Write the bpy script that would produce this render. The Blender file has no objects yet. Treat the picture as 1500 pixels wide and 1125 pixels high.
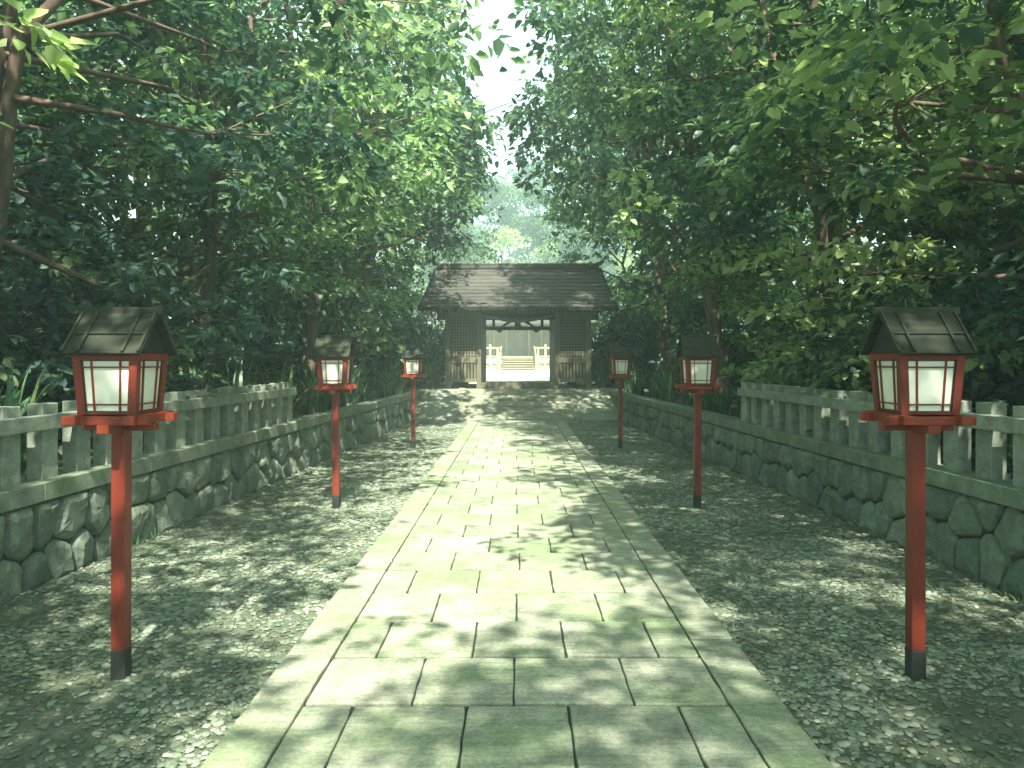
import bpy, math, random
import numpy as np
from mathutils import Vector, Matrix
R = math.radians
S = bpy.context.scene
COL = S.collection
random.seed(7)

# ------------------------------------------------------------------ helpers
def tag(o, label=None, cat=None, group=None, kind=None):
    if label: o['label'] = label
    if cat: o['category'] = cat
    if group: o['group'] = group
    if kind: o['kind'] = kind
    return o

def empty(name, loc, rz=0):
    o = bpy.data.objects.new(name, None)
    o.empty_display_size = 0.2
    o.location = loc; o.rotation_euler = (0, 0, rz)
    COL.objects.link(o)
    return o

class MB:
    """collects verts / faces"""
    def __init__(s): s.v = []; s.f = []; s.r = []
    def add(s, vs, fs, r=None):
        n = len(s.v); s.v += [tuple(v) for v in vs]
        s.f += [tuple(i + n for i in f) for f in fs]
        s.r += [random.random() if r is None else r] * len(fs)
    def box(s, x0, x1, y0, y1, z0, z1, b=0.0, r=None):
        if b <= 0:
            vs = [(x, y, z) for z in (z0, z1) for y in (y0, y1) for x in (x0, x1)]
            s.add(vs, [(0, 2, 3, 1), (4, 5, 7, 6), (0, 1, 5, 4), (2, 6, 7, 3), (0, 4, 6, 2), (1, 3, 7, 5)], r)
            return
        # chamfered box: 24 verts
        X, Y, Z = (x0, x1), (y0, y1), (z0, z1)
        vs = []; idx = {}
        for i in (0, 1):
            for j in (0, 1):
                for k in (0, 1):
                    sx, sy, sz = (b if i == 0 else -b), (b if j == 0 else -b), (b if k == 0 else -b)
                    idx[i, j, k, 'x'] = len(vs); vs.append((X[i], Y[j] + sy, Z[k] + sz))
                    idx[i, j, k, 'y'] = len(vs); vs.append((X[i] + sx, Y[j], Z[k] + sz))
                    idx[i, j, k, 'z'] = len(vs); vs.append((X[i] + sx, Y[j] + sy, Z[k]))
        fs = []
        for a in (0, 1):
            fs.append([idx[a, 0, 0, 'x'], idx[a, 1, 0, 'x'], idx[a, 1, 1, 'x'], idx[a, 0, 1, 'x']][::(1 if a else -1)])
            fs.append([idx[0, a, 0, 'y'], idx[1, a, 0, 'y'], idx[1, a, 1, 'y'], idx[0, a, 1, 'y']][::(-1 if a else 1)])
            fs.append([idx[0, 0, a, 'z'], idx[1, 0, a, 'z'], idx[1, 1, a, 'z'], idx[0, 1, a, 'z']][::(1 if a else -1)])
        for a in (0, 1):
            for c in (0, 1):
                fs.append([idx[a, c, 0, 'x'], idx[a, c, 1, 'x'], idx[a, c, 1, 'y'], idx[a, c, 0, 'y']][::(1 if a == c else -1)])
                fs.append([idx[a, 0, c, 'x'], idx[a, 1, c, 'x'], idx[a, 1, c, 'z'], idx[a, 0, c, 'z']][::(-1 if a == c else 1)])
                fs.append([idx[0, a, c, 'y'], idx[1, a, c, 'y'], idx[1, a, c, 'z'], idx[0, a, c, 'z']][::(1 if a == c else -1)])
        for i in (0, 1):
            for j in (0, 1):
                for k in (0, 1):
                    t = [idx[i, j, k, 'x'], idx[i, j, k, 'y'], idx[i, j, k, 'z']]
                    fs.append(t if (i + j + k) % 2 else t[::-1])
        s.add(vs, fs, r)
    def hexa(s, p, r=None):
        """8 points: bottom 4 ccw, top 4 ccw"""
        s.add(p, [(3, 2, 1, 0), (4, 5, 6, 7), (0, 1, 5, 4), (1, 2, 6, 5), (2, 3, 7, 6), (3, 0, 4, 7)], r)
    def beam(s, a, b, w, h, up=(0, 0, 1), r=None, w2=None, h2=None):
        a = Vector(a); b = Vector(b); d = (b - a).normalized(); u = Vector(up)
        sd = d.cross(u).normalized(); u = sd.cross(d).normalized()
        w2 = w if w2 is None else w2; h2 = h if h2 is None else h2
        q = []
        for p, ww, hh in ((a, w, h), (b, w2, h2)):
            for sx, sz in ((-1, -1), (1, -1), (1, 1), (-1, 1)):
                q.append(p + sd * (sx * ww / 2) + u * (sz * hh / 2))
        s.hexa(q, r)
    def tube(s, pts, rad, n=6, r=None):
        pts = [Vector(p) for p in pts]
        vs = []; fs = []
        for i, p in enumerate(pts):
            d = (pts[min(i + 1, len(pts) - 1)] - pts[max(i - 1, 0)]).normalized()
            a = d.cross(Vector((0.31, 0.95, 0.1))).normalized(); b = d.cross(a)
            for k in range(n):
                t = 2 * math.pi * k / n
                vs.append(p + a * (math.cos(t) * rad[i]) + b * (math.sin(t) * rad[i]))
        for i in range(len(pts) - 1):
            for k in range(n):
                fs.append((i * n + k, i * n + (k + 1) % n, (i + 1) * n + (k + 1) % n, (i + 1) * n + k))
        vs.append(pts[-1]); e = len(vs) - 1; m = (len(pts) - 1) * n
        for k in range(n): fs.append((m + k, m + (k + 1) % n, e))
        s.add(vs, fs, r)
    def poly_stone(s, ring, rings_inset, rings_h, centre_h, mapf, r=None):
        """ring: 2D polygon; successive insets with heights; closed with a fan"""
        n = len(ring); cx = sum(p[0] for p in ring) / n; cy = sum(p[1] for p in ring) / n
        vs = []; fs = []
        for ins, h in zip(rings_inset, rings_h):
            for p in ring:
                dx, dy = p[0] - cx, p[1] - cy; L = math.hypot(dx, dy) or 1e-6
                k = max(0.1, (L - ins) / L)
                hh = h(p) if callable(h) else h
                vs.append(mapf(cx + dx * k, cy + dy * k, hh))
        m = len(rings_inset)
        for i in range(m - 1):
            for k in range(n):
                fs.append((i * n + k, i * n + (k + 1) % n, (i + 1) * n + (k + 1) % n, (i + 1) * n + k))
        if centre_h is None:
            fs.append(tuple((m - 1) * n + k for k in range(n)))
        else:
            vs.append(mapf(cx, cy, centre_h)); e = len(vs) - 1
            for k in range(n): fs.append(((m - 1) * n + k, (m - 1) * n + (k + 1) % n, e))
        s.add(vs, fs, r)
    def build(s, name, mat, parent=None, origin=None, smooth=False):
        me = bpy.data.meshes.new(name)
        v = np.array(s.v, dtype=float)
        if origin is not None: v = v - np.array(origin)
        me.from_pydata([tuple(p) for p in v], [], s.f)
        at = me.attributes.new('rnd', 'FLOAT', 'FACE')
        at.data.foreach_set('value', np.array(s.r, dtype=np.float32))
        if smooth: me.polygons.foreach_set('use_smooth', [True] * len(s.f))
        me.materials.append(mat); me.update()
        o = bpy.data.objects.new(name, me); COL.objects.link(o)
        if origin is not None and parent is None: o.location = origin
        if parent is not None: o.parent = parent
        return o

def copy_tree(o, parent=None):
    c = o.copy(); COL.objects.link(c)
    if parent is not None: c.parent = parent
    for ch in list(o.children): copy_tree(ch, c)
    return c

# ------------------------------------------------------------------ materials
def newmat(name):
    m = bpy.data.materials.new(name); m.use_nodes = True
    nt = m.node_tree; b = nt.nodes['Principled BSDF']
    return m, nt, b
def N(nt, t, **kw):
    n = nt.nodes.new(t)
    for k, v in kw.items():
        if k in n.inputs: n.inputs[k].default_value = v
        else: setattr(n, k, v)
    return n
def L(nt, a, b): nt.links.new(a, b)
def ramp(nt, fac, stops):
    r = nt.nodes.new('ShaderNodeValToRGB'); e = r.color_ramp.elements
    while len(e) < len(stops): e.new(0.5)
    for i, (p, c) in enumerate(stops):
        e[i].position = p; e[i].color = (c[0], c[1], c[2], 1)
    if fac is not None: L(nt, fac, r.inputs[0])
    return r
def mixc(nt, fac, a, b, mode='MIX'):
    m = nt.nodes.new('ShaderNodeMix'); m.data_type = 'RGBA'; m.blend_type = mode
    for sock, val in ((0, fac), (6, a), (7, b)):
        if hasattr(val, 'is_linked'): L(nt, val, m.inputs[sock])
        elif sock == 0: m.inputs[0].default_value = val
        else: m.inputs[sock].default_value = (val[0], val[1], val[2], 1)
    return m.outputs[2]
def coords(nt): return N(nt, 'ShaderNodeNewGeometry').outputs['Position']
def noise(nt, vec, scale, detail=6, rough=.6, stretch=None):
    if stretch:
        mp = N(nt, 'ShaderNodeMapping'); mp.inputs['Scale'].default_value = stretch; L(nt, vec, mp.inputs['Vector']); vec = mp.outputs[0]
    n = N(nt, 'ShaderNodeTexNoise', Scale=scale, Detail=detail, Roughness=rough); L(nt, vec, n.inputs['Vector'])
    return n.outputs['Fac']
def bump(nt, b, h, strength=.4, dist=.01):
    n = N(nt, 'ShaderNodeBump', Strength=strength, Distance=dist); L(nt, h, n.inputs['Height']); L(nt, n.outputs[0], b.inputs['Normal'])

def mat_stone(name, c0, c1, moss=(.10, .16, .06), mossamt=.5, sc=3, rough=.9, bs=.5, bd=.008, streak=False):
    m, nt, b = newmat(name); P = coords(nt)
    at = N(nt, 'ShaderNodeAttribute', attribute_name='rnd')
    n1 = noise(nt, P, sc * 3, 8, .7)
    a = mixc(nt, at.outputs['Fac'], c0, c1)
    r1 = ramp(nt, n1, [(.3, (.55, .55, .55)), (.7, (1.25, 1.25, 1.25))])
    a = mixc(nt, 1.0, a, r1.outputs[0], 'MULTIPLY')
    n2 = noise(nt, P, sc * .9, 5, .6)
    rm = ramp(nt, n2, [(.45, (0, 0, 0)), (.68, (1, 1, 1))])
    mu = N(nt, 'ShaderNodeMath', operation='MULTIPLY'); L(nt, rm.outputs[0], mu.inputs[0]); mu.inputs[1].default_value = mossamt
    a = mixc(nt, mu.outputs[0], a, moss)
    if streak:
        st = noise(nt, P, 5, 6, .7, (1, 7, 1)); rt = ramp(nt, st, [(.3, (.72, .76, .70)), (.5, (1, 1, 1)), (.72, (1.22, 1.2, 1.1))])
        a = mixc(nt, 1.0, a, rt.outputs[0], 'MULTIPLY')
    sp = noise(nt, P, sc * 40, 3, .7)
    rs = ramp(nt, sp, [(.35, (.75, .75, .75)), (.65, (1.15, 1.15, 1.15))])
    a = mixc(nt, 1.0, a, rs.outputs[0], 'MULTIPLY')
    L(nt, a, b.inputs['Base Color']); b.inputs['Roughness'].default_value = rough
    ad = N(nt, 'ShaderNodeMath', operation='ADD'); L(nt, n1, ad.inputs[0]); L(nt, sp, ad.inputs[1])
    bump(nt, b, ad.outputs[0], bs, bd)
    return m

def mat_wood(name, c0, c1, stretch=(1, 1, .1), sc=30, rough=.7, bs=.3, patch=None, spec=.3):
    m, nt, b = newmat(name); P = N(nt, 'ShaderNodeTexCoord').outputs['Object']
    g = noise(nt, P, sc, 6, .65, stretch)
    at = N(nt, 'ShaderNodeAttribute', attribute_name='rnd')
    r = ramp(nt, g, [(.3, c0), (.7, c1)])
    v = ramp(nt, at.outputs['Fac'], [(0, (.82, .82, .82)), (1, (1.15, 1.15, 1.15))])
    a = mixc(nt, 1.0, r.outputs[0], v.outputs[0], 'MULTIPLY')
    if patch:
        n2 = noise(nt, coords(nt), 3.5, 6, .65)
        rp = ramp(nt, n2, [(.5, (0, 0, 0)), (.7, (1, 1, 1))])
        mu = N(nt, 'ShaderNodeMath', operation='MULTIPLY'); L(nt, rp.outputs[0], mu.inputs[0]); mu.inputs[1].default_value = .55
        a = mixc(nt, mu.outputs[0], a, patch)
    L(nt, a, b.inputs['Base Color']); b.inputs['Roughness'].default_value = rough
    b.inputs['Specular IOR Level'].default_value = spec
    bump(nt, b, g, bs, .003)
    return m

def mat_leaf(name, stops, trans=.45, tcol=1.6):
    m, nt, b = newmat(name)
    at = N(nt, 'ShaderNodeAttribute', attribute_name='rnd')
    oi = N(nt, 'ShaderNodeObjectInfo')
    r = ramp(nt, at.outputs['Fac'], stops)
    hs = N(nt, 'ShaderNodeHueSaturation')
    mr = N(nt, 'ShaderNodeMapRange'); L(nt, oi.outputs['Random'], mr.inputs[0])
    mr.inputs[3].default_value = .485; mr.inputs[4].default_value = .53
    hs.inputs['Saturation'].default_value = .88; L(nt, mr.outputs[0], hs.inputs['Hue']); L(nt, r.outputs[0], hs.inputs['Color'])
    L(nt, hs.outputs[0], b.inputs['Base Color'])
    b.inputs['Roughness'].default_value = .42
    b.inputs['Specular IOR Level'].default_value = .35
    tr = N(nt, 'ShaderNodeBsdfTranslucent')
    tc = mixc(nt, 1.0, hs.outputs[0], (tcol * 1.0, tcol * 1.08, tcol * .7), 'MULTIPLY')
    L(nt, tc, tr.inputs['Color'])
    mx = N(nt, 'ShaderNodeMixShader'); mx.inputs[0].default_value = trans
    L(nt, b.outputs[0], mx.inputs[1]); L(nt, tr.outputs[0], mx.inputs[2])
    L(nt, mx.outputs[0], nt.nodes['Material Output'].inputs['Surface'])
    return m

M = {}
M['slab'] = mat_stone('paving_stone', (.25, .28, .215), (.37, .39, .315), moss=(.18, .265, .125), mossamt=.8, streak=True, sc=1.3, bs=.35, bd=.006)
M['soil'] = mat_stone('dark_soil', (.045, .05, .035), (.07, .075, .05), moss=(.05, .08, .03), sc=5, bs=.8, bd=.02)
M['gravelbed'] = mat_stone('gravel_bed', (.15, .18, .13), (.19, .22, .16), moss=(.08, .12, .065), mossamt=.85, sc=2.6, bs=.9, bd=.02)
M['rock'] = mat_stone('wall_stone', (.15, .20, .165), (.30, .35, .28), moss=(.12, .20, .11), mossamt=.55, sc=3.5, bs=.9, bd=.012)
M['mortar'] = mat_stone('wall_core', (.02, .025, .02), (.03, .035, .03), sc=4)
M['coping'] = mat_stone('coping_stone', (.20, .24, .19), (.27, .31, .25), moss=(.12, .19, .09), mossamt=.6, sc=2.5)
M['granite'] = mat_stone('fence_granite', (.25, .29, .25), (.36, .40, .34), moss=(.17, .23, .14), mossamt=.5, sc=3)
M['rampstone'] = mat_stone('step_stone', (.24, .26, .20), (.33, .35, .27), moss=(.18, .24, .13), mossamt=.6, sc=1.5)
M['washed'] = mat_stone('washed_gravel', (.32, .37, .30), (.42, .47, .38), moss=(.22, .29, .18), mossamt=.4, sc=6, bs=1, bd=.02)
M['sand'] = mat_stone('courtyard_sand', (.74, .70, .58), (.80, .76, .64), moss=(.70, .66, .54), mossamt=.3, sc=1)
M['red'] = mat_wood('red_lacquer', (.15, .021, .012), (.23, .036, .018), sc=16, rough=.5, bs=.4, patch=(.085, .022, .015), spec=.35)
M['redx'] = mat_wood('red_lacquer_beam', (.17, .026, .013), (.25, .042, .020), stretch=(.3, .3, 1), sc=16, rough=.5, bs=.25)
M['black'] = mat_wood('black_sleeve', (.018, .022, .02), (.04, .045, .04), sc=10, rough=.6)
def mat_paper():
    m, nt, b = newmat('lantern_paper')
    n = noise(nt, coords(nt), 7, 4, .55)
    r = ramp(nt, n, [(.3, (.74, .76, .66)), (.7, (.84, .85, .76))])
    L(nt, r.outputs[0], b.inputs['Base Color']); b.inputs['Roughness'].default_value = .65
    return m
M['paper'] = mat_paper()
M['lroof'] = mat_wood('lantern_roof_board', (.026, .031, .024), (.056, .062, .048), stretch=(.06, 1, 1), sc=26, rough=.85, patch=(.045, .055, .03), spec=.12)
M['groof'] = mat_wood('shingle_roof', (.048, .047, .044), (.105, .102, .095), stretch=(.15, 1, 1), sc=9, rough=.8, patch=(.085, .09, .07), spec=.15)
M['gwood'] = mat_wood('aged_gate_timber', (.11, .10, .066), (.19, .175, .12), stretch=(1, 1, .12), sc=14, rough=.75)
M['gdark'] = mat_wood('shaded_gate_timber', (.012, .012, .010), (.025, .024, .02), stretch=(.2, 1, 1), sc=12, rough=.8)  # near-black copy of the gate timber, shade put into its colour
M['pale'] = mat_wood('pale_shrine_timber', (.27, .23, .14), (.36, .31, .20), stretch=(.3, 1, 1), sc=8, rough=.7)
M['paled'] = mat_wood('shrine_door_timber', (.17, .135, .075), (.24, .19, .11), stretch=(1, 1, .15), sc=8, rough=.7)
M['plaster'] = mat_stone('white_plaster', (.72, .69, .6), (.78, .75, .66), moss=(.7, .66, .56), mossamt=.2, sc=1)
M['bark'] = mat_wood('bark', (.075, .052, .042), (.19, .14, .11), stretch=(1, 1, .25), sc=14, rough=.9, bs=.9, patch=(.10, .12, .07))
M['rope'] = mat_wood('straw_rope', (.14, .13, .09), (.24, .22, .15), stretch=(.3, 1, 1), sc=40, rough=.9)
M['leafA'] = mat_leaf('leaf_green', [(0, (.028, .075, .062)), (.35, (.056, .125, .085)), (.62, (.155, .25, .105)), (.9, (.37, .47, .24))])  # natural leaf variety, with the palest stops painting sunlit clumps
M['leafB'] = mat_leaf('leaf_dark', [(0, (.024, .072, .068)), (.5, (.044, .11, .092)), (.8, (.12, .22, .125)), (.95, (.31, .43, .24))], trans=.4)
M['leafC'] = mat_leaf('leaf_fresh', [(0, (.045, .10, .055)), (.5, (.15, .24, .10)), (.88, (.41, .51, .24))], trans=.5)
M['grass'] = mat_leaf('grass_blade', [(0, (.04, .12, .065)), (.6, (.10, .24, .11)), (1, (.32, .42, .15))], trans=.35)

# pebbles
def mat_pebble():
    m, nt, b = newmat('pebble'); at = N(nt, 'ShaderNodeAttribute', attribute_name='rnd')
    r = ramp(nt, at.outputs['Fac'], [(0, (.10, .125, .085)), (.35, (.155, .195, .14)), (.65, (.22, .275, .205)), (.8, (.24, .26, .25)), (.93, (.31, .355, .27)), (1, (.42, .46, .36))])
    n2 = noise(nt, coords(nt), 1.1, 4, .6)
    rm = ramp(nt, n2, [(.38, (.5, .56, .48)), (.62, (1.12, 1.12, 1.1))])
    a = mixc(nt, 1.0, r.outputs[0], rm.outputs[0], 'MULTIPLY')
    L(nt, a, b.inputs['Base Color']); b.inputs['Roughness'].default_value = .7
    return m
M['pebble'] = mat_pebble()

# ------------------------------------------------------------------ camera, light, world
cam = bpy.data.cameras.new('camera'); co = bpy.data.objects.new('camera', cam); COL.objects.link(co)
co.location = (0, 0, 1.7); co.rotation_euler = (R(90), 0, 0)
cam.sensor_width = 36; cam.lens = 26.4; cam.shift_x = -.0047; cam.shift_y = -.0237
cam.clip_end = 3000; cam.clip_start = .05
S.camera = co

sdir = Vector((.13, -.72, 1)).normalized()         # towards the sun
elev = math.asin(sdir.z); azim = math.atan2(sdir.x, sdir.y)
sl = bpy.data.lights.new('sun', 'SUN'); so = bpy.data.objects.new('sun', sl); COL.objects.link(so)
sl.energy = 5.0; sl.angle = R(.8); sl.color = (1, .95, .79)
so.rotation_euler = (-sdir).to_track_quat('-Z', 'Y').to_euler(); so.location = (0, 0, 40)
w = bpy.data.worlds.new('World'); S.world = w; w.use_nodes = True
nt = w.node_tree; bg = nt.nodes['Background']
sky = N(nt, 'ShaderNodeTexSky', sky_type='NISHITA'); sky.sun_disc = False
sky.sun_elevation = elev; sky.sun_rotation = azim; sky.air_density = 1.0; sky.dust_density = 4.0; sky.ozone_density = 1
sk = mixc(nt, .55, sky.outputs[0], (5.9, 8.4, 7.4))
L(nt, sk, bg.inputs['Color']); bg.inputs['Strength'].default_value = .095
S.view_settings.view_transform = 'Standard'; S.view_settings.look = 'None'
S.view_settings.exposure = 1.7; S.view_settings.gamma = 1
cy = S.cycles
cy.max_bounces = 8; cy.diffuse_bounces = 4; cy.transmission_bounces = 4; cy.volume_bounces = 1
cy.use_denoising = True; cy.caustics_reflective = False; cy.caustics_refractive = False
cy.sample_clamp_indirect = 6

# haze
def haze():
    b = MB(); b.box(-215, 215, -120, 260, -1.2, 30)
    m = bpy.data.materials.new('haze_air'); m.use_nodes = True; nt = m.node_tree; nt.nodes.clear()
    out = nt.nodes.new('ShaderNodeOutputMaterial'); v = nt.nodes.new('ShaderNodeVolumePrincipled')
    v.inputs['Color'].default_value = (.70, .94, .93, 1); v.inputs['Density'].default_value = HAZE
    v.inputs['Anisotropy'].default_value = 0.0
    L(nt, v.outputs[0], out.inputs['Volume'])
    o = b.build('haze', m); tag(o, kind='stuff', label='pale green sunlit mist hanging among the trees', cat='haze')
HAZE = .0034
haze()

# ------------------------------------------------------------------ ground
def wx(y): return 3.925 - .0459 * y            # inner face of the low walls
b = MB(); b.add([(-200, -110, -.03), (200, -110, -.03), (200, 250, -.03), (-200, 250, -.03)], [(0, 1, 2, 3)], .5)
tag(b.build('ground', M['gravelbed']), kind='structure')

def bank(sd):
    mb = MB(); rng = random.Random(3 + sd)
    ys = [-30 + 1.0 * i for i in range(0, 110)] + [100, 130, 180, 245]
    off = [0.08, .5, 1, 1.6, 2.4, 3.4, 5, 7, 10, 15, 25, 50, 90, 160]
    vs = []
    for y in ys:
        yy = max(-30, min(y, 23.4))
        base = wx(max(yy, -1)) + .22
        for k, o_ in enumerate(off):
            h = .70 + (rng.uniform(-.03, .07) if 0 < k else -.02) + min(.5, .03 * o_)
            vs.append((sd * (base + o_), y, h))
    n = len(off); fs = []
    for i in range(len(ys) - 1):
        for k in range(n - 1):
            f = (i * n + k, i * n + k + 1, (i + 1) * n + k + 1, (i + 1) * n + k)
            fs.append(f if sd > 0 else f[::-1])
    mb.add(vs, fs, .5)
    tag(mb.build('soil_bank', M['soil'], smooth=True), kind='structure')
bank(-1); bank(1)

# ------------------------------------------------------------------ path
def edge_poly(x0, x1, y0, y1, j=.0028, step=.07, rng=random):
    pts = []
    def seg(ax, ay, bx, by):
        n = max(2, int(math.hypot(bx - ax, by - ay) / step))
        for i in range(n):
            t = i / n
            jx, jy = (rng.uniform(-j, j), rng.uniform(-j, j))
            if i == 0:
                jx += j * 1.1 * (1 if ax < (x0 + x1) / 2 else -1); jy += j * 1.1 * (1 if ay < (y0 + y1) / 2 else -1)
            pts.append((ax + (bx - ax) * t + jx, ay + (by - ay) * t + jy))
    seg(x0, y0, x1, y0); seg(x1, y0, x1, y1); seg(x1, y1, x0, y1); seg(x0, y1, x0, y0)
    return pts
pm = MB()
pm.box(-1.28, 1.28, -3, 20.80, -.028, .012, r=0.0)
core = pm
def slab(mb, x0, x1, y0, y1, top, r=None, g=.0045, rng=random):
    ring = edge_poly(x0 + g, x1 - g, y0 + g * 3.4, y1 - g * 3.4, rng=rng)
    t = rng.uniform(-.003, .003); tx = rng.uniform(-.004, .004); ty = rng.uniform(-.004, .004)
    cx, cy_ = (x0 + x1) / 2, (y0 + y1) / 2
    f = lambda p: top + t + (p[0] - cx) * tx + (p[1] - cy_) * ty
    mb.poly_stone(ring, [0, 0, .003, .008], [top - .035, lambda p: f(p) - .008, lambda p: f(p) - .002, f], None, lambda x, y, z: (x, y, z), r)
sm = MB(); rr = random.Random(11)
y = 3.54 - .575 * 10; k = 0
while y < 20.7:
    y2 = min(y + (.585 if y < 5.5 else .55), 20.78)
    if k % 2 == 0: js = [-1.035, -.535, 0, .555, 1.035]
    else: js = [-1.035, -.79, -.268, .272, .795, 1.035]
    js = [j + (rr.uniform(-.03, .03) if 0 < i < len(js) - 1 else 0) for i, j in enumerate(js)]
    for a, c in zip(js[:-1], js[1:]):
        v = rr.random(); slab(sm, a, c, y, y2, .03, r=v, rng=rr)
    y = y2; k += 1
y = -2.4
while y < 20.7:
    y2 = min(y + rr.uniform(1.5, 2.1), 20.78)
    slab(sm, -1.30, -1.035, y, y2, .034, r=rr.uniform(.2, .7), g=.004, rng=rr)
    slab(sm, 1.035, 1.30, y, y2, .034, r=rr.uniform(.2, .7), g=.004, rng=rr); y = y2
po = sm.build('path', M['slab']); tag(po, kind='structure')
tag(pm.build('path_bed', M['soil']), kind='structure')

# ------------------------------------------------------------------ gravel
def gravel():
    rs = np.random.RandomState(5)
    P = []
    def area(n, y0, y1, r0, r1):
        out = []
        c = 0
        while c < n:
            m = n * 2
            yy = rs.uniform(y0, y1, m); xx = rs.uniform(1.30, 4.0, m)
            lim = 3.925 - .0459 * yy
            d = .5 + .5 * np.sin(xx * 2.3 + 1.3 * np.sin(yy * 1.1)) * np.sin(yy * 1.7 + xx)
            ok = (xx < lim - .01) & (rs.rand(m) < .25 + .75 * d) & (rs.rand(m) < np.clip(.35 + (lim - xx) * .8, 0, 1))
            xx = xx[ok]; yy = yy[ok]
            sg = np.where(rs.rand(len(xx)) < .5, -1, 1)
            rad = r0 + (r1 - r0) * rs.rand(len(xx)) ** 2.6
            out.append(np.stack([xx * sg, yy, rad], 1)); c += len(xx)
        return np.concatenate(out)[:n]
    P = np.concatenate([area(34000, 2.2, 6.5, .006, .032), area(24000, 6.5, 12, .009, .040), area(15000, 12, 20.8, .014, .05)])
    n = len(P); K = 7
    ang = np.linspace(0, 2 * np.pi, K, endpoint=False)[None, :] + rs.rand(n, 1) * 6.28
    rad = P[:, 2:3] * rs.uniform(.72, 1.12, (n, K))
    asp = rs.uniform(.6, 1, (n, 1)); th = rs.rand(n, 1) * 3.14
    lx = np.cos(ang) * rad; ly = np.sin(ang) * rad * asp
    X = lx * np.cos(th) - ly * np.sin(th) + P[:, 0:1]; Y = lx * np.sin(th) + ly * np.cos(th) + P[:, 1:2]
    tilt = rs.normal(0, .07, (n, 2)); z0 = rs.uniform(-.029, -.020, (n, 1))
    Zr = z0 + (X - P[:, 0:1]) * tilt[:, :1] + (Y - P[:, 1:2]) * tilt[:, 1:]
    Xi = P[:, 0:1] + (X - P[:, 0:1]) * .72; Yi = P[:, 1:2] + (Y - P[:, 1:2]) * .72
    hh = np.minimum(P[:, 2:3] * .30, .007)
    Zi = z0 + hh + (Xi - P[:, 0:1]) * tilt[:, :1] + (Yi - P[:, 1:2]) * tilt[:, 1:]
    V = np.concatenate([np.stack([X, Y, Zr], 2), np.stack([Xi, Yi, Zi], 2)], 1)   # n,2K,3
    base = (np.arange(n) * 2 * K)[:, None]
    me = bpy.data.meshes.new('gravel')
    idx = np.arange(K); nx = (idx + 1) % K
    quads = np.stack([idx, nx, nx + K, idx + K], 1)    # K,4
    Q = (base[:, :, None] + quads[None]).reshape(n, -1)
    T = base + np.arange(K, 2 * K)[None]
    loops = np.concatenate([Q, T], 1).ravel()
    tot = np.tile(np.array([4] * K + [K]), n)
    start = np.concatenate([[0], np.cumsum(tot)[:-1]])
    me.vertices.add(n * 2 * K); me.vertices.foreach_set('co', V.ravel().astype(np.float32))
    me.loops.add(len(loops)); me.loops.foreach_set('vertex_index', loops.astype(np.int32))
    me.polygons.add(len(tot)); me.polygons.foreach_set('loop_start', start.astype(np.int32)); me.polygons.foreach_set('loop_total', tot.astype(np.int32))
    me.update(calc_edges=True)
    at = me.attributes.new('rnd', 'FLOAT', 'FACE'); at.data.foreach_set('value', np.repeat(rs.rand(n), K + 1).astype(np.float32))
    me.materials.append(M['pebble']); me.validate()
    o = bpy.data.objects.new('gravel', me); COL.objects.link(o)
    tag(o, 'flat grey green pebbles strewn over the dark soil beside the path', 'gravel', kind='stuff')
gravel()

# ------------------------------------------------------------------ low stone walls
def clip(poly, nx, ny, d):
    out = []
    for i in range(len(poly)):
        a, c = poly[i], poly[(i + 1) % len(poly)]
        da = a[0] * nx + a[1] * ny - d; dc = c[0] * nx + c[1] * ny - d
        if da <= 0: out.append(a)
        if (da < 0 < dc) or (dc < 0 < da):
            t = da / (da - dc); out.append((a[0] + (c[0] - a[0]) * t, a[1] + (c[1] - a[1]) * t))
    return out
def voronoi(Lx, Lz, sp, rng):
    seeds = []; rows = max(2, round(Lz / sp)); cols = int(Lx / (sp * 1.12))
    for i in range(rows):
        for j in range(cols + 1):
            seeds.append(((j + (.5 if i % 2 else 0)) * sp * 1.12 + rng.uniform(-.3, .3) * sp, (i + .5) * Lz / rows + rng.uniform(-.33, .33) * sp))
    cells = []
    for i, s in enumerate(seeds):
        poly = [(0, 0), (Lx, 0), (Lx, Lz), (0, Lz)]
        for j, q in enumerate(seeds):
            if i == j or abs(q[0] - s[0]) > 3 * sp: continue
            nx, ny = q[0] - s[0], q[1] - s[1]
            d = (q[0] ** 2 + q[1] ** 2 - s[0] ** 2 - s[1] ** 2) / 2
            poly = clip(poly, nx, ny, d)
            if len(poly) < 3: break
        if len(poly) >= 3: cells.append(poly)
    return cells
WH = .76
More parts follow.
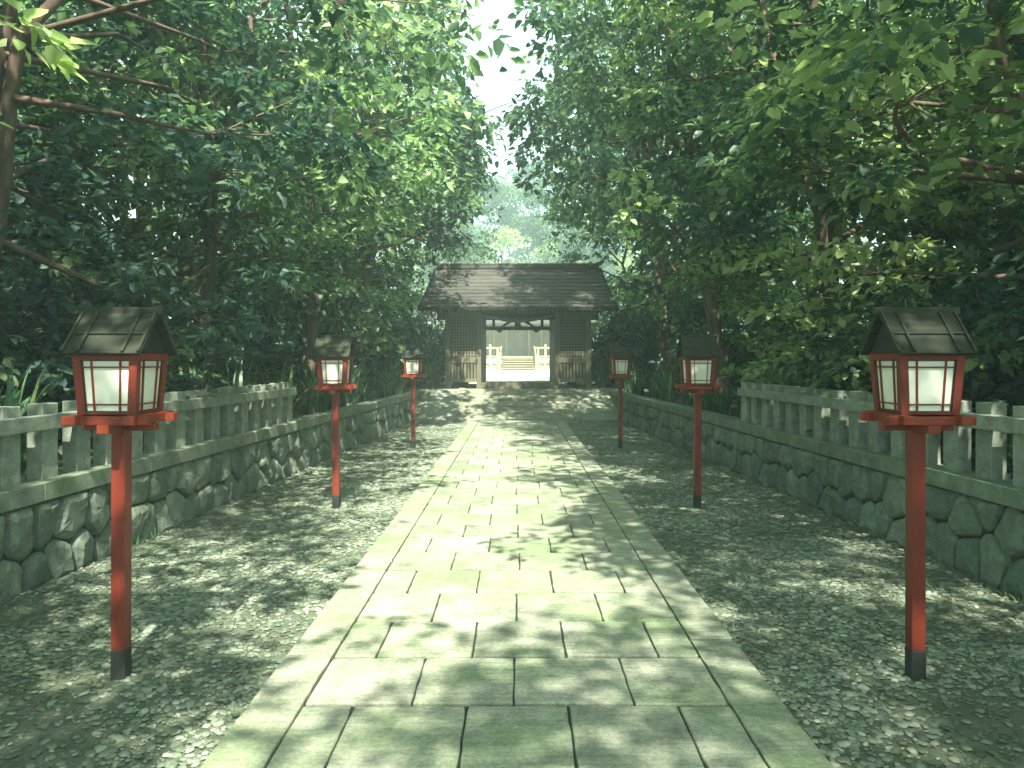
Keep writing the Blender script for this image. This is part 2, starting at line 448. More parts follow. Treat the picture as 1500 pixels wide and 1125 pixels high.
def low_wall(sd, label):
    rng = random.Random(20 + sd); y0, y1 = -1.0, 23.38
    a = Vector((sd * wx(y0), y0, 0)); c = Vector((sd * wx(y1), y1, 0)); d = (c - a).normalized(); Ln = (c - a).length
    nrm = Vector((-sd * d.y, sd * d.x, 0)); nrm = nrm if nrm.x * sd < 0 else -nrm      # points at the path
    root = empty('retaining_wall', a); tag(root, label, 'stone wall', 'low walls of fitted stones along the path')
    def mp(s, z, h): p = a + d * s + nrm * h; return (p.x, p.y, z)
    mb = MB(); H = WH - .145
    for poly in voronoi(Ln, H + .06, .285, rng):
        ring = []
        n = len(poly)
        for i in range(n):
            p, q = poly[i], poly[(i + 1) % n]; l = math.hypot(q[0] - p[0], q[1] - p[1])
            if l < .02: continue
            m = max(1, int(l / .045))
            cxp = ((p[0]), (p[1]))
            for k2 in range(m):
                t = (k2 + .0) / m
                ring.append((p[0] + (q[0] - p[0]) * t + rng.uniform(-.004, .004), p[1] + (q[1] - p[1]) * t + rng.uniform(-.004, .004)))
        if len(ring) < 4: continue
        for _ in range(1): ring = [((ring[i - 1][0] + 2 * ring[i][0] + ring[(i + 1) % len(ring)][0]) / 4, (ring[i - 1][1] + 2 * ring[i][1] + ring[(i + 1) % len(ring)][1]) / 4) for i in range(len(ring))]
        ring = [(p[0], min(p[1], H + .06) - .06) for p in ring]
        tx, tz = rng.uniform(-.12, .12), rng.uniform(-.15, .1); cx = sum(p[0] for p in ring) / len(ring); cz = sum(p[1] for p in ring) / len(ring)
        if sd * 1 > 0: pass
        bulge = rng.uniform(.008, .028)
        hf = lambda p, e: e + (p[0] - cx) * tx * (e > 0) + (p[1] - cz) * tz * (e > 0) + rng.uniform(-.005, .005)
        mb.poly_stone(ring, [.007, .009, .024, .075], [-.05, lambda p: -.012, lambda p: hf(p, .02), lambda p: hf(p, .022 + bulge)], .028 + bulge + rng.uniform(-.01, .012), mp, rng.random())
    if sd > 0: mb.f = [f[::-1] for f in mb.f]
    org = tuple(a)
    o = mb.build('stone_facing', M['rock'], root, org)
    cb = MB()
    q = [a + nrm * -.02, c + nrm * -.02, c - nrm * .45, a - nrm * .45]
    cb.hexa([(p.x, p.y, -.02) for p in q] + [(p.x, p.y, H - .01) for p in q], .5)
    cb.build('core', M['mortar'], root, org)
    kb = MB(); s = 0
    while s < Ln - .1:
        e = min(s + rng.uniform(1.3, 1.9), Ln)
        p0 = a + d * (s + .003); p1 = a + d * (e - .003)
        t = MB(); t.box(0, e - s - .005, -.24, .05, H, WH + rng.uniform(-.002, .002), .008)
        vs = [(a + d * (s + v[0]) + nrm * v[1]) for v in t.v]
        kb.add([(p.x, p.y, v[2]) for p, v in zip(vs, t.v)], t.f, rng.random()); s = e
    kb.build('coping', M['coping'], root, org)
    return a, d, nrm
A_L = low_wall(-1, 'low wall of dark polygonal stones with a pale coping, left of the path')
A_R = low_wall(1, 'low wall of dark polygonal stones with a pale coping, right of the path')

def stone_fence(sd, label):
    a, d, nrm = A_L if sd < 0 else A_R
    def at(yy): return a + d * ((yy - a.y) / d.y)
    p0 = at(.9) - nrm * .12; rng = random.Random(60 + sd)
    root = empty('stone_fence', (p0.x, p0.y, WH), math.atan2(d.y, d.x) - R(90)); tag(root, label, 'fence', 'granite picket fences on the low walls')
    me = None; yl = 0; n = 26
    for i in range(n):
        mb = MB(); hh = .595 + rng.uniform(-.006, .006)
        mb.box(-.065, .065, -.095, .095, -.01, hh, .006, rng.random())
        o = mb.build('post', M['granite'], root)
        o.location = (0, i * .4225 + rng.uniform(-.008, .008), 0); o.rotation_euler = (0, rng.uniform(-.006, .006), rng.uniform(-.015, .015))
    mb = MB(); e = (n - 1) * .4225 + .14
    x0, x1 = (.045, .115) if sd < 0 else (-.115, -.045)
    cuts = [-.15, 3.6, 7.3, e]
    for s0, s1 in zip(cuts[:-1], cuts[1:]):
        mb = MB(); mb.box(x0, x1, s0 + .002, s1 - .002, .39, .51, .007); mb.build('rail', M['granite'], root)
stone_fence(-1, 'grey granite picket fence with one rail, standing on the left wall')
stone_fence(1, 'grey granite picket fence with one rail, standing on the right wall')

# ------------------------------------------------------------------ lanterns
def make_lantern():
    root = empty('lantern', (0, 0, 0))
    m = MB(); m.box(-.0375, .0375, -.0375, .0375, .14, 1.33, .003, .5); m.build('pole', M['red'], root)
    m = MB(); m.box(-.039, .039, -.039, .039, -.05, .14, .003, .5); m.build('pole_sleeve', M['black'], root)
    m = MB()
    m.box(-.19, .19, -.032, .032, 1.325, 1.366, .003); m.box(-.032, .032, -.19, .19, 1.322, 1.367, .003)
    for s in (-1, 1):
        m.box(-.225, .225, s * .15 - .027, s * .15 + .027, 1.366, 1.412, .003)
        m.box(s * .15 - .028, s * .15 + .028, -.225, .225, 1.370, 1.418, .003)
    m.box(-.125, .125, -.125, .125, 1.36, 1.40)
    m.build('platform', M['redx'], root)
    zb, zt, hb, ht = 1.419, 1.745, .152, .172
    def hw(z): return hb + (ht - hb) * (z - zb) / (zt - zb)
    m = MB(); sw = .042
    for sx in (-1, 1):
        for sy in (-1, 1):
            q = []
            for z in (zb, zt):
                h = hw(z); xs = sorted((sx * h, sx * (h - sw))); ys = sorted((sy * h, sy * (h - sw)))
                q += [(xs[0], ys[0], z), (xs[1], ys[0], z), (xs[1], ys[1], z), (xs[0], ys[1], z)]
            m.hexa(q, .5)
    for z0, z1 in ((zb + .002, zb + .014), (zt - .038, zt - .002)):
        for sgn in (-1, 1):
            for ax in (0, 1):
                q = []
                for z in (z0, z1):
                    h = hw(z) - .002; a_, b_ = sorted((sgn * h, sgn * (h - .03))); l_ = h - sw + .002
                    if ax == 0: q += [(-l_, a_, z), (l_, a_, z), (l_, b_, z), (-l_, b_, z)]
                    else: q += [(a_, -l_, z), (b_, -l_, z), (b_, l_, z), (a_, l_, z)]
                m.hexa(q, .4)
    fr = m.build('light_box', M['red'], root)
    # four paper windows, each with its lattice
    w0, w1 = zb + .014, zt - .038
    for k in range(4):
        Rz = Matrix.Rotation(k * math.pi / 2, 3, 'Z')
        def P(u, z, dep): return Rz @ Vector((u, -(hw(z) - dep), z))
        m = MB(); l0, l1 = hw(w0) - sw, hw(w1) - sw
        m.hexa([P(-l0, w0, .016), P(l0, w0, .016), P(l0, w0, .022), P(-l0, w0, .022), P(-l1, w1, .016), P(l1, w1, .016), P(l1, w1, .022), P(-l1, w1, .022)], .4)
        pane = m.build('window', M['paper'], root)
        m = MB()
        def bar(u0, z0, u1, z1, t=.004, d0=.006, d1=.015, mm=None):
            if abs(u1 - u0) < abs(z1 - z0):
                q = [P(u0 - t, z0, d0), P(u0 + t, z0, d0), P(u0 + t, z0, d1), P(u0 - t, z0, d1), P(u1 - t, z1, d0), P(u1 + t, z1, d0), P(u1 + t, z1, d1), P(u1 - t, z1, d1)]
            else:
                q = [P(u0, z0 - t, d0), P(u1, z0 - t, d0), P(u1, z0 - t, d1), P(u0, z0 - t, d1), P(u0, z0 + t, d0), P(u1, z0 + t, d0), P(u1, z0 + t, d1), P(u0, z0 + t, d1)]
            (mm or m).hexa(q, .5)
        for f in (-.6, .6): bar(f * l0, w0, f * l1, w1)
        for g in (.145, .86):
            z = w0 + (w1 - w0) * g; l = hw(z) - sw; bar(-l, z, l, z, d0=.007, d1=.0145)
        m.build('lattice', M['red'], pane)
        m = MB()
        for s in (-1, 1): bar(s * (l0 - .002), w0, s * (l1 - .002), w1, .0035, .009, .0155, m)
        bar(-l1, w1 - .003, l1, w1 - .003, .003, .0095, .0155, m); bar(-l0, w0 + .003, l0, w0 + .003, .003, .0095, .0155, m)
        m.build('window_frame', M['black'], pane)
    # roof
    m = MB(); zr, ze, ye, xe = 1.962, 1.742, .215, .205
    for s in (-1, 1):
        def pt(t, up): # t 0 ridge..1 eave
            n = Vector((0, s * (zr - ze), ye)).normalized()
            return Vector((0, s * ye * t, zr + (ze - zr) * t)) + n * up
        for (t0, t1, up) in ((0.0, .56, .011), (.50, 1.0, .0)):
            for j in range(1):
                q = []
                for up_ in (up - .012, up):
                    for x, t in ((-xe, t0), (xe, t0), (xe, t1), (-xe, t1)):
                        v = pt(t, up_); q.append((x, v.y, v.z))
                m.hexa(q if s < 0 else [q[i] for i in (3, 2, 1, 0, 7, 6, 5, 4)], random.random())
    rf = m.build('roof', M['lroof'], root)
    m = MB(); m.box(-.232, .232, -.019, .019, zr - .008, zr + .03, .003, .7); m.build('ridge_cap', M['lroof'], rf)
    for s in (-1, 1):
        for x in (-.197, -.115, .115, .197):
            m = MB()
            n = Vector((0, s * (zr - ze), ye)).normalized()
            a_ = Vector((x, s * .012, zr - .006)) + n * .016; b_ = Vector((x, s * ye * .985, ze + .003)) + n * .008
            m.beam(a_, b_, .013, .012, n, .9); m.build('batten', M['lroof'], rf)
    for x in (-.155, .155):
        m = MB(); t = .01
        v = [(x - t, -.172, zt), (x - t, .172, zt), (x - t, 0, zr - .03), (x + t, -.172, zt), (x + t, .172, zt), (x + t, 0, zr - .03)]
        m.add(v, [(0, 2, 1), (3, 4, 5), (0, 1, 4, 3), (1, 2, 5, 4), (2, 0, 3, 5)], .5); m.build('gable_shade', M['black'], root)  # near-black fill standing in for the shadow inside the gable
    return root
lan = make_lantern()
LP = [(-2.15, 4.08, 'large nearest left lantern, red with white paper windows and dark plank roof'),
      (2.165, 4.08, 'large nearest right lantern, red with white paper windows and dark plank roof'),
      (-2.095, 8.72, 'middle left red lantern where the left granite fence ends'),
      (2.095, 8.72, 'middle right red lantern where the right granite fence ends'),
      (-2.02, 14.65, 'smallest left red lantern on a post just before the gate steps'),
      (2.02, 14.65, 'smallest right red lantern on a post just before the gate steps')]
for i, (x, y, lb) in enumerate(LP):
    o = lan if i == 0 else copy_tree(lan)
    o.location = (x, y, -.008); k_ = .25 if i < 2 else 1; o.rotation_euler = (R(k_ * random.uniform(-.4, .4)), R(k_ * random.uniform(-.5, .5)), R(k_ * random.uniform(-1.6, 1.6)))
    tag(o, lb, 'lantern', 'red wooden lanterns along the path')

# ------------------------------------------------------------------ steps up to the gate
ZP = .78; Y0, Y1 = 20.80, 23.40
def steps():
    m = MB(); nst = 5; rise = ZP / nst; tr = (Y1 - Y0) / (nst)
    for i in range(nst):
        cuts = [-1.6, -.55, .5, 1.6] if i % 2 else [-1.6, 0.02, 1.6]
        for a_, c_ in zip(cuts[:-1], cuts[1:]):
            xa, xb = a_ + .003, c_ - .003; ya, yb = Y0 + i * tr, Y0 + (i + 1) * tr - .001; zl = i * rise + .055; zh = (i + 1) * rise - .004
            m.hexa([(xa, ya, -.03), (xb, ya, -.03), (xb, yb, -.03), (xa, yb, -.03), (xa, ya + .012, zl), (xb, ya + .012, zl), (xb, yb, zh), (xa, yb, zh)], random.random())
    tag(m.build('steps', M['rampstone']), 'broad low stone steps rising to the wooden gate', 'steps', kind='structure')
    m = MB(); g = MB()
    for s in (-1, 1):
        def strip(mb, xa0, xa1, xb0, xb1, up, r=.5):
            # x at bottom (xa) and at top (xb)
            P_ = lambda x, y, z: (s * x, y, z)
            q = [P_(xa0, Y0, -.05), P_(xa1, Y0, -.05), P_(xb1, Y1 + .02, -.05), P_(xb0, Y1 + .02, -.05),
                 P_(xa0, Y0, .03 + up), P_(xa1, Y0, .03 + up), P_(xb1, Y1 + .02, ZP - .004 + up), P_(xb0, Y1 + .02, ZP - .004 + up)]
            mb.hexa(q if s > 0 else [q[i] for i in (1, 0, 3, 2, 5, 4, 7, 6)], r)
        strip(m, 1.601, 1.80, 1.601, 1.80, .045)
        strip(g, 1.80, wx(Y0) - .20, 1.80, wx(Y1) - .20, .0)
        strip(m, wx(Y0) - .20, wx(Y0) + .1, wx(Y1) - .20, wx(Y1) + .1, .02)
    tag(m.build('ramp_border', M['rampstone']), kind='structure')
    tag(g.build('gravel_ramp', M['washed']), kind='structure')
    m = MB(); m.box(-4.2, 4.2, Y1, 29.2, .3, ZP - .006, .01, .4); tag(m.build('forecourt', M['rampstone']), kind='structure')
    m = MB(); m.hexa([(-16, 29.2, .3), (16, 29.2, .3), (16, 74, .3), (-16, 74, .3), (-16, 29.2, .70), (16, 29.2, .70), (16, 74, 1.02), (-16, 74, 1.02)], .5); tag(m.build('courtyard', M['sand']), kind='structure')
steps()

# ------------------------------------------------------------------ gate
GX, GF, GB = .04, 24.0, 28.0
def gate():
    root = empty('shrine_gate', (GX, 26, ZP)); tag(root, 'dark timber shrine gate with lattice side bays and a wide plank roof', 'gate')
    org = (0, 26, ZP)
    def B(m, name, mat, par=None): return m.build(name, mat, par or root, org)
    # posts
    for s in (-1, 1):
        for (xa, xb) in ((2.16, 2.34), (1.18, 1.33)):
            for (ya, yb) in ((GF, GF + .18), (GB - .18, GB)):
                m = MB(); x0, x1 = sorted((s * xa, s * xb)); m.box(x0, x1, ya, yb, ZP - .008, 3.22, .008, .6); B(m, 'post', M['gwood'])
        x0, x1 = sorted((s * 1.33, s * 2.16))
        # lattice panel with real holes
        m = MB(); nx, nz = 9, 13; z0, z1 = 1.77, 3.0; px = (x1 - x0) / nx; pz = (z1 - z0) / nz; hb = .022
        for i in range(nx + 1):
            xx = x0 + i * px; m.box(max(xx - hb, x0), min(xx + hb, x1), GF + .04, GF + .075, z0, z1, 0, .5)
        for j in range(nz + 1):
            zz = z0 + j * pz; m.box(x0, x1, GF + .044, GF + .071, zz - hb, zz + hb, 0, .45)
        B(m, 'lattice', M['gwood'])
        for za, zb_ in ((1.60, 1.745), (.985, 1.09), (3.026, 3.22)):
            m = MB(); m.box(x0, x1, GF + .02, GF + .12, za, zb_, .004, .5); B(m, 'rail', M['gwood'])
        m = MB(); m.box(x0, x1, GF + .13, GF + .15, 1.05, 3.02, 0, .3); B(m, 'shade_backing', M['gdark'])  # dark sheet standing in for the unlit side room behind the holes
        m = MB(); n = 8; pw = (x1 - x0) / n
        for i in range(n): m.box(x0 + i * pw + .019, x0 + (i + 1) * pw - .019, GF + .045, GF + .084, 1.09, 1.60, .003)
        B(m, 'slat_panel', M['gwood'])
        # side wall, back wall (open at its foot near the passage), passage wall
        m = MB(); a0, a1 = sorted((s * 2.22, s * 2.28)); m.box(a0, a1, GF + .18, GB - .18, ZP + .2, 3.2, 0, .4); B(m, 'side_wall', M['gwood'])
        m = MB(); m.box(x0, x1, GB - .12, GB - .06, .985, 3.2, 0, .4)
        b0, b1 = sorted((s * 1.84, s * 2.16)); m.box(b0, b1, GB - .12, GB - .06, ZP, .984, 0, .4)
        b0, b1 = sorted((s * 1.33, s * 1.52)); m.box(b0, b1, GB - .12, GB - .06, ZP, .984, 0, .4)
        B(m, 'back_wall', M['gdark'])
        m = MB(); a0, a1 = sorted((s * 1.20, s * 1.26)); n = 6
        for i in range(n):
            ya = GF + .18 + i * (GB - GF - .36) / n; yb = ya + (GB - GF - .36) / n
            m.box(a0, a1, ya + .003, yb - .003, ZP + .01, 3.1, .004)
        B(m, 'passage_wall', M['gwood'])
    # threshold, floor, lintels
    m = MB(); m.box(-1.18, 1.18, GF + .02, GF + .2, ZP - .004, .97, .01, .4); B(m, 'threshold', M['gwood'])
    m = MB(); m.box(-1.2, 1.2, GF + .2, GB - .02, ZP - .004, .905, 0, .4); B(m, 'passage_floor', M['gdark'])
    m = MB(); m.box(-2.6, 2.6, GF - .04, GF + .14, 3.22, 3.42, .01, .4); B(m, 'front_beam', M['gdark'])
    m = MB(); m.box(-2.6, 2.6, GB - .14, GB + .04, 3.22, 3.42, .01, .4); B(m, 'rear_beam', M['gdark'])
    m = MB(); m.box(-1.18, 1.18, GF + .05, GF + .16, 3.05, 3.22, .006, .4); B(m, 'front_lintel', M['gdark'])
    m = MB(); m.box(-1.20, 1.20, GB - .15, GB - .02, 2.80, 2.94, .008, .4); B(m, 'rear_lintel', M['gwood'])
    # frog-leg strut over the rear lintel
    m = MB(); pr = [(-.62, 2.94), (-.50, 2.94), (-.22, 3.10), (-.09, 3.06), (-.14, 2.94), (.14, 2.94), (.09, 3.06), (.22, 3.10), (.50, 2.94), (.62, 2.94), (.30, 3.19), (.10, 3.225), (-.10, 3.225), (-.30, 3.19)]
    n = len(pr); m.add([(x, GB - .12, z) for x, z in pr] + [(x, GB - .05, z) for x, z in pr], [tuple(range(n)), tuple(range(2 * n - 1, n - 1, -1))] + [(i, i + n, (i + 1) % n + n, (i + 1) % n) for i in range(n)], .5)
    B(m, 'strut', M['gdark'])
    for s in (-1, 1):
        m = MB(); x = s * .68
        m.hexa([(x - .03, GB - .2, 2.70), (x + .03, GB - .2, 2.70), (x + .03, GB - .15, 2.70), (x - .03, GB - .15, 2.70), (x - .13, GB - .22, 2.80), (x + .13, GB - .22, 2.80), (x + .13, GB - .15, 2.80), (x - .13, GB - .15, 2.80)], .9)
        B(m, 'bracket', M['pale'])
        m = MB(); m.beam((s * .9, GB - .1, 2.94), (s * .9, GB - .1, 3.22), .1, .1, (0, 1, 0)); B(m, 'bracket_post', M['gdark'])
    # roof
    nC = 11; EY, EZ, RZ = 2.82, 3.32, 4.86
    def prof(t): # t 0 eave..1 ridge -> (dist from ridge line, z)
        return EY * (1 - t), EZ + (RZ - EZ) * (.80 * t + .20 * t * t)
    rf = None
    m = MB(); rng = random.Random(4)
    for s in (-1, 1):
        for c in range(nC):
            t0, t1 = c / nC, min((c + 1.25) / nC, 1.0)
            (d0, z0), (d1, z1) = prof(t0), prof(t1)
            xe0 = 3.06 - .2 * t0; xe1 = 3.06 - .2 * t1
            x = -xe0; npl = 9
            for i in range(npl):
                f0, f1 = i / npl, (i + 1) / npl
                X0, X1 = -xe0 + 2 * xe0 * f0, -xe0 + 2 * xe0 * f1; X2, X3 = -xe1 + 2 * xe1 * f0, -xe1 + 2 * xe1 * f1
                lift = .045 + rng.uniform(-.004, .006)
                q = [(X0, 26 + s * d0, z0 - .02), (X1, 26 + s * d0, z0 - .02), (X3, 26 + s * d1, z1 - .04), (X2, 26 + s * d1, z1 - .04),
                     (X0, 26 + s * d0, z0 + lift), (X1, 26 + s * d0, z0 + lift), (X3, 26 + s * d1, z1 + .006), (X2, 26 + s * d1, z1 + .006)]
                m.hexa(q if s < 0 else [q[i_] for i_ in (3, 2, 1, 0, 7, 6, 5, 4)])
    rf = B(m, 'roof', M['groof'])
    m = MB()
    for s in (-1, 1): m.box(-3.10, 3.10, 26 + s * EY - .05, 26 + s * EY + .05, EZ - .10, EZ + .012, .008, .3)
    B(m, 'eave_board', M['gdark'], rf)
    for s in (-1, 1):
        for e in (-1, 1):
            m = MB(); pts = [prof(t / 6) for t in range(7)]
            for (d0, z0), (d1, z1) in zip(pts[:-1], pts[1:]):
                m.beam((e * (3.05 - .2 * (EY - d0) / EY), 26 + s * d0, z0 - .04), (e * (3.05 - .2 * (EY - d1) / EY), 26 + s * d1, z1 - .04), .07, .16, r=.4)
            B(m, 'verge_board', M['gdark'], rf)
    m = MB(); m.box(-2.80, 2.80, 25.86, 26.14, RZ - .02, RZ + .10, .01, .5); m.box(-2.78, 2.78, 25.90, 26.10, RZ + .10, RZ + .17, .02, .7)
    for e in (-1, 1):
        m.tube([(e * 2.74, 26, RZ + .14), (e * 2.84, 26, RZ + .17), (e * 2.93, 26, RZ + .24), (e * 2.97, 26, RZ + .33)], [.075, .075, .06, .03], 8, .6)
    B(m, 'ridge', M['groof'], rf)
    m = MB()
    for e in (-1, 1):
        v = [(e * 2.3, 26 - 2.0, 3.42), (e * 2.3, 26 + 2.0, 3.42), (e * 2.3, 26, 4.7), (e * 2.24, 26 - 2.0, 3.42), (e * 2.24, 26 + 2.0, 3.42), (e * 2.24, 26, 4.7)]
        m.add(v, [(0, 1, 2), (5, 4, 3), (0, 3, 4, 1), (1, 4, 5, 2), (2, 5, 3, 0)], .4)
    B(m, 'gable_wall', M['gwood'])
    # rafters
    m = MB(); m.beam((0, 23.24, 3.275), (0, 24.3, 3.62), .055, .075, r=.8)
    first = m.build('rafter', M['gwood'], root, (0, 26, ZP)); nr = 45
    for i in range(nr):
        o = first if i == 0 else first.copy()
        if i: COL.objects.link(o); o.parent = root
        o.location = (-2.95 + i * 5.9 / (nr - 1), 0, -.085)
    # straw rope
    m = MB(); P_ = []
    for st in range(3):
        pts = []; rad = []
        for i in range(61):
            t = i / 60; x = -1.28 + 2.56 * t
            th = .028 + .05 * math.exp(-((t - .5) / .28) ** 2)
            z = 3.13 - .17 * math.sin(math.pi * t); a_ = t * 50 + st * 2.094
            pts.append((x, 23.90 + math.cos(a_) * th * .55, z + math.sin(a_) * th * .55)); rad.append(th * .62)
        m.tube(pts, rad, 6, .3 + .2 * st)
    o = m.build('straw_rope', M['rope'], None, (0, 23.9, 3.1)); tag(o, 'thick twisted straw rope sagging across the gate opening under the eave', 'rope')
    o.location.x = GX
    for i, s in enumerate((-1, 1)):
        m = MB(); m.beam((s * 1.28, 23.94, 3.12), (s * 1.46, 23.94, 2.98), .035, .05); m.beam((s * 1.22, 23.94, 3.12), (s * .98, 23.94, 3.04), .03, .03)
        B(m, 'rope_hook', M['gwood'])
gate()

# ------------------------------------------------------------------ shrine hall beyond
def shrine():
    X = .08; zf = 1.97; root = empty('shrine_hall', (X, 62, .9)); tag(root, 'sunlit pale wooden shrine hall with railed veranda, seen through the gate', 'shrine'); org = (0, 62, .9)
    def B(m, name, mat, par=None): return m.build(name, mat, par or root, org)
    m = MB(); m.box(-5.2, 5.2, 58.2, 67, .88, 1.25, .05, .5); B(m, 'plinth', M['plaster'])
    m = MB(); m.box(-5.4, 5.4, 58.0, 67.2, zf - .14, zf, .01, .5)
    for i in range(9): m.box(-5.3 + i * 1.3, -5.15 + i * 1.3, 58.1, 58.25, 1.24, zf - .14, 0, .5)
    B(m, 'veranda', M['pale'])
    m = MB()
    for i in range(5):
        z = .9 + (i + 1) * (zf - .9) / 6; m.box(-1.2, 1.2, 56.26 + i * .34, 56.62 + i * .34, z - .07, z, .008)
    st = B(m, 'stairs', M['pale'])
    m = MB()
    for i in range(6):
        z = .9 + (i + 1) * (zf - .9) / 6; m.box(-1.19, 1.19, 56.34 + i * .34, 56.38 + i * .34, z - (zf - .9) / 6, z - .071, 0)
    B(m, 'risers', M['paled'], st)
    for s in (-1, 1):
        m = MB(); m.beam((s * 1.30, 58.1, zf + .2), (s * 1.38, 56.2, .95), .12, .3); B(m, 'stair_string', M['pale'])
        m = MB(); m.beam((s * 1.26, 58.1, zf + .78), (s * 1.38, 56.25, 1.85), .09, .09); m.box(s * 1.38 - .06, s * 1.38 + .06, 56.15, 56.27, .9, 1.9, .01); B(m, 'handrail', M['pale'])
        m = MB()
        for z in (zf + .64, zf - .03, 1.50): m.box(*sorted((s * 1.28, s * 5.45)), 57.86, 57.98, z - .065, z + .065, .01)
        for x in (1.56, 2.13, 2.9, 3.8, 4.6, 5.3): m.box(s * x - .085, s * x + .085, 57.83, 58.0, 1.2, zf + (.92 if x in (2.13, 3.8, 5.3) else .62), .01)
        B(m, 'railing', M['pale'])
        # doors
        m = MB()
        for j in range(2):
            a0 = .01 + j * .40; m.box(*sorted((s * a0, s * (a0 + .385))), 60.02, 60.08, zf + .05, 4.2, .01)
        m.box(*sorted((s * .0, s * .82)), 60.0, 60.02, zf + 1.0, zf + 1.06, 0)
        B(m, 'door', M['paled'])
        m = MB(); m.box(*sorted((s * 1.0, s * 1.8)), 60.02, 60.08, zf + .4, 4.2, .01); m.box(*sorted((s * 2.0, s * 4.4)), 60.02, 60.08, zf + .2, 4.2, .01); B(m, 'wall_panel', M['paled'])
        for x in (.91, 1.9, 4.5):
            m = MB(); m.box(s * x - .09, s * x + .09, 59.92, 60.12, zf, 4.8, .02, .8); B(m, 'post', M['pale'])
        m = MB(); m.box(s * 2.9 - .1, s * 2.9 + .1, 57.4, 57.6, .9, 4.5, .02, .8); B(m, 'porch_post', M['pale'])
        m = MB(); m.box(*sorted((s * 4.5, s * 4.6)), 60.1, 66, zf, 4.8, 0, .8); B(m, 'side_wall', M['paled'])
    m = MB(); m.box(-4.6, 4.6, 60.1, 60.2, zf, 4.8, 0, .5); B(m, 'front_wall', M['pale']); m = MB(); m.box(-4.6, 4.6, 65.9, 66, zf, 4.8, 0, .5); B(m, 'rear_wall', M['pale']); m = MB(); m.box(-4.6, 4.6, 59.95, 60.09, 4.2, 4.4, .01, .5); B(m, 'lintel', M['pale'])
    m = MB(); n = 14
    for s in (-1, 1):
        for c in range(n):
            t0, t1 = c / n, (c + 1) / n
            f = lambda t: (6.2 * (1 - t), 4.55 + 3.9 * (.7 * t + .3 * t * t))
            (d0, z0), (d1, z1) = f(t0), f(t1)
            q = [(-6.6, 63 + s * d0, z0 - .1), (6.6, 63 + s * d0, z0 - .1), (6.5, 63 + s * d1, z1 - .12), (-6.5, 63 + s * d1, z1 - .12), (-6.6, 63 + s * d0, z0 + .09), (6.6, 63 + s * d0, z0 + .09), (6.5, 63 + s * d1, z1), (-6.5, 63 + s * d1, z1)]
            m.hexa(q if s < 0 else [q[i] for i in (3, 2, 1, 0, 7, 6, 5, 4)])
    rf = B(m, 'roof', M['groof'])
    m = MB(); m.box(-6.4, 6.4, 62.8, 63.2, 8.38, 8.75, .03); B(m, 'ridge', M['groof'], rf)
shrine()

# ------------------------------------------------------------------ foliage
def leaf_mesh(name, cent, axis, nrm, ln, wd, rnd, mat):
    """cent (N,3) leaf base points, axis unit, nrm approx normal, ln, wd (N)"""
    n = len(cent)
    axis = axis / np.linalg.norm(axis, axis=1, keepdims=True)
    side = np.cross(axis, nrm); side /= np.linalg.norm(side, axis=1, keepdims=True) + 1e-9
    up = np.cross(side, axis)
    l = ln[:, None]; w_ = wd[:, None]
    V = np.stack([cent,
                  cent + axis * l * .32 + side * w_ * .5 + up * w_ * .16,
                  cent + axis * l * .72 + side * w_ * .36 + up * w_ * .06 - up * l * .06,
                  cent + axis * l - up * l * .16,
                  cent + axis * l * .72 - side * w_ * .36 + up * w_ * .06 - up * l * .06,
                  cent + axis * l * .32 - side * w_ * .5 + up * w_ * .16], 1)
    F = (np.arange(n) * 6)[:, None, None] + np.array([[0, 3, 2, 1], [0, 5, 4, 3]])[None]
    me = bpy.data.meshes.new(name)
    me.vertices.add(n * 6); me.vertices.foreach_set('co', V.ravel().astype(np.float32))
    me.loops.add(n * 8); me.loops.foreach_set('vertex_index', F.ravel().astype(np.int32))
    me.polygons.add(n * 2); me.polygons.foreach_set('loop_start', (np.arange(n * 2) * 4).astype(np.int32))
    me.polygons.foreach_set('loop_total', np.full(n * 2, 4, np.int32))
    me.update(calc_edges=True)
    at = me.attributes.new('rnd', 'FLOAT', 'FACE'); at.data.foreach_set('value', np.repeat(rnd, 2).astype(np.float32))
    me.materials.append(mat)
    return me

def make_sprays(rs, C, per, rad, leaf, mat, name, flat=.45, outw=None, bright=None):
    """C (S,3) spray centres"""
    S_ = len(C); n = S_ * per
    ci = np.repeat(np.arange(S_), per)
    th = rs.rand(n) * 2 * np.pi; r = np.sqrt(rs.rand(n)) * rad * np.repeat(rs.uniform(.6, 1.25, S_), per)
    # spray plane tilt
    tl = rs.normal(0, .32, (S_, 2))
    off = np.stack([np.cos(th) * r, np.sin(th) * r, rs.normal(0, .16, n) * rad], 1)
    off[:, 2] += off[:, 0] * tl[ci, 0] + off[:, 1] * tl[ci, 1] - flat * r * r / rad
    cent = C[ci] + off
    ax = np.stack([np.cos(th), np.sin(th), np.zeros(n)], 1) + rs.normal(0, .55, (n, 3)); ax[:, 2] -= .35
    nr = np.stack([tl[ci, 0] * -1, tl[ci, 1] * -1, np.ones(n)], 1) + rs.normal(0, .38, (n, 3))
    ln = leaf * rs.uniform(.65, 1.25, n); wd = ln * rs.uniform(.5, .68, n)
    base = rs.beta(2, 2.6, S_) if bright is None else bright
    rnd = np.clip(base[ci] + rs.normal(0, .13, n), 0, 1)
    return leaf_mesh(name, cent, ax, nr, ln, wd, rnd, mat)

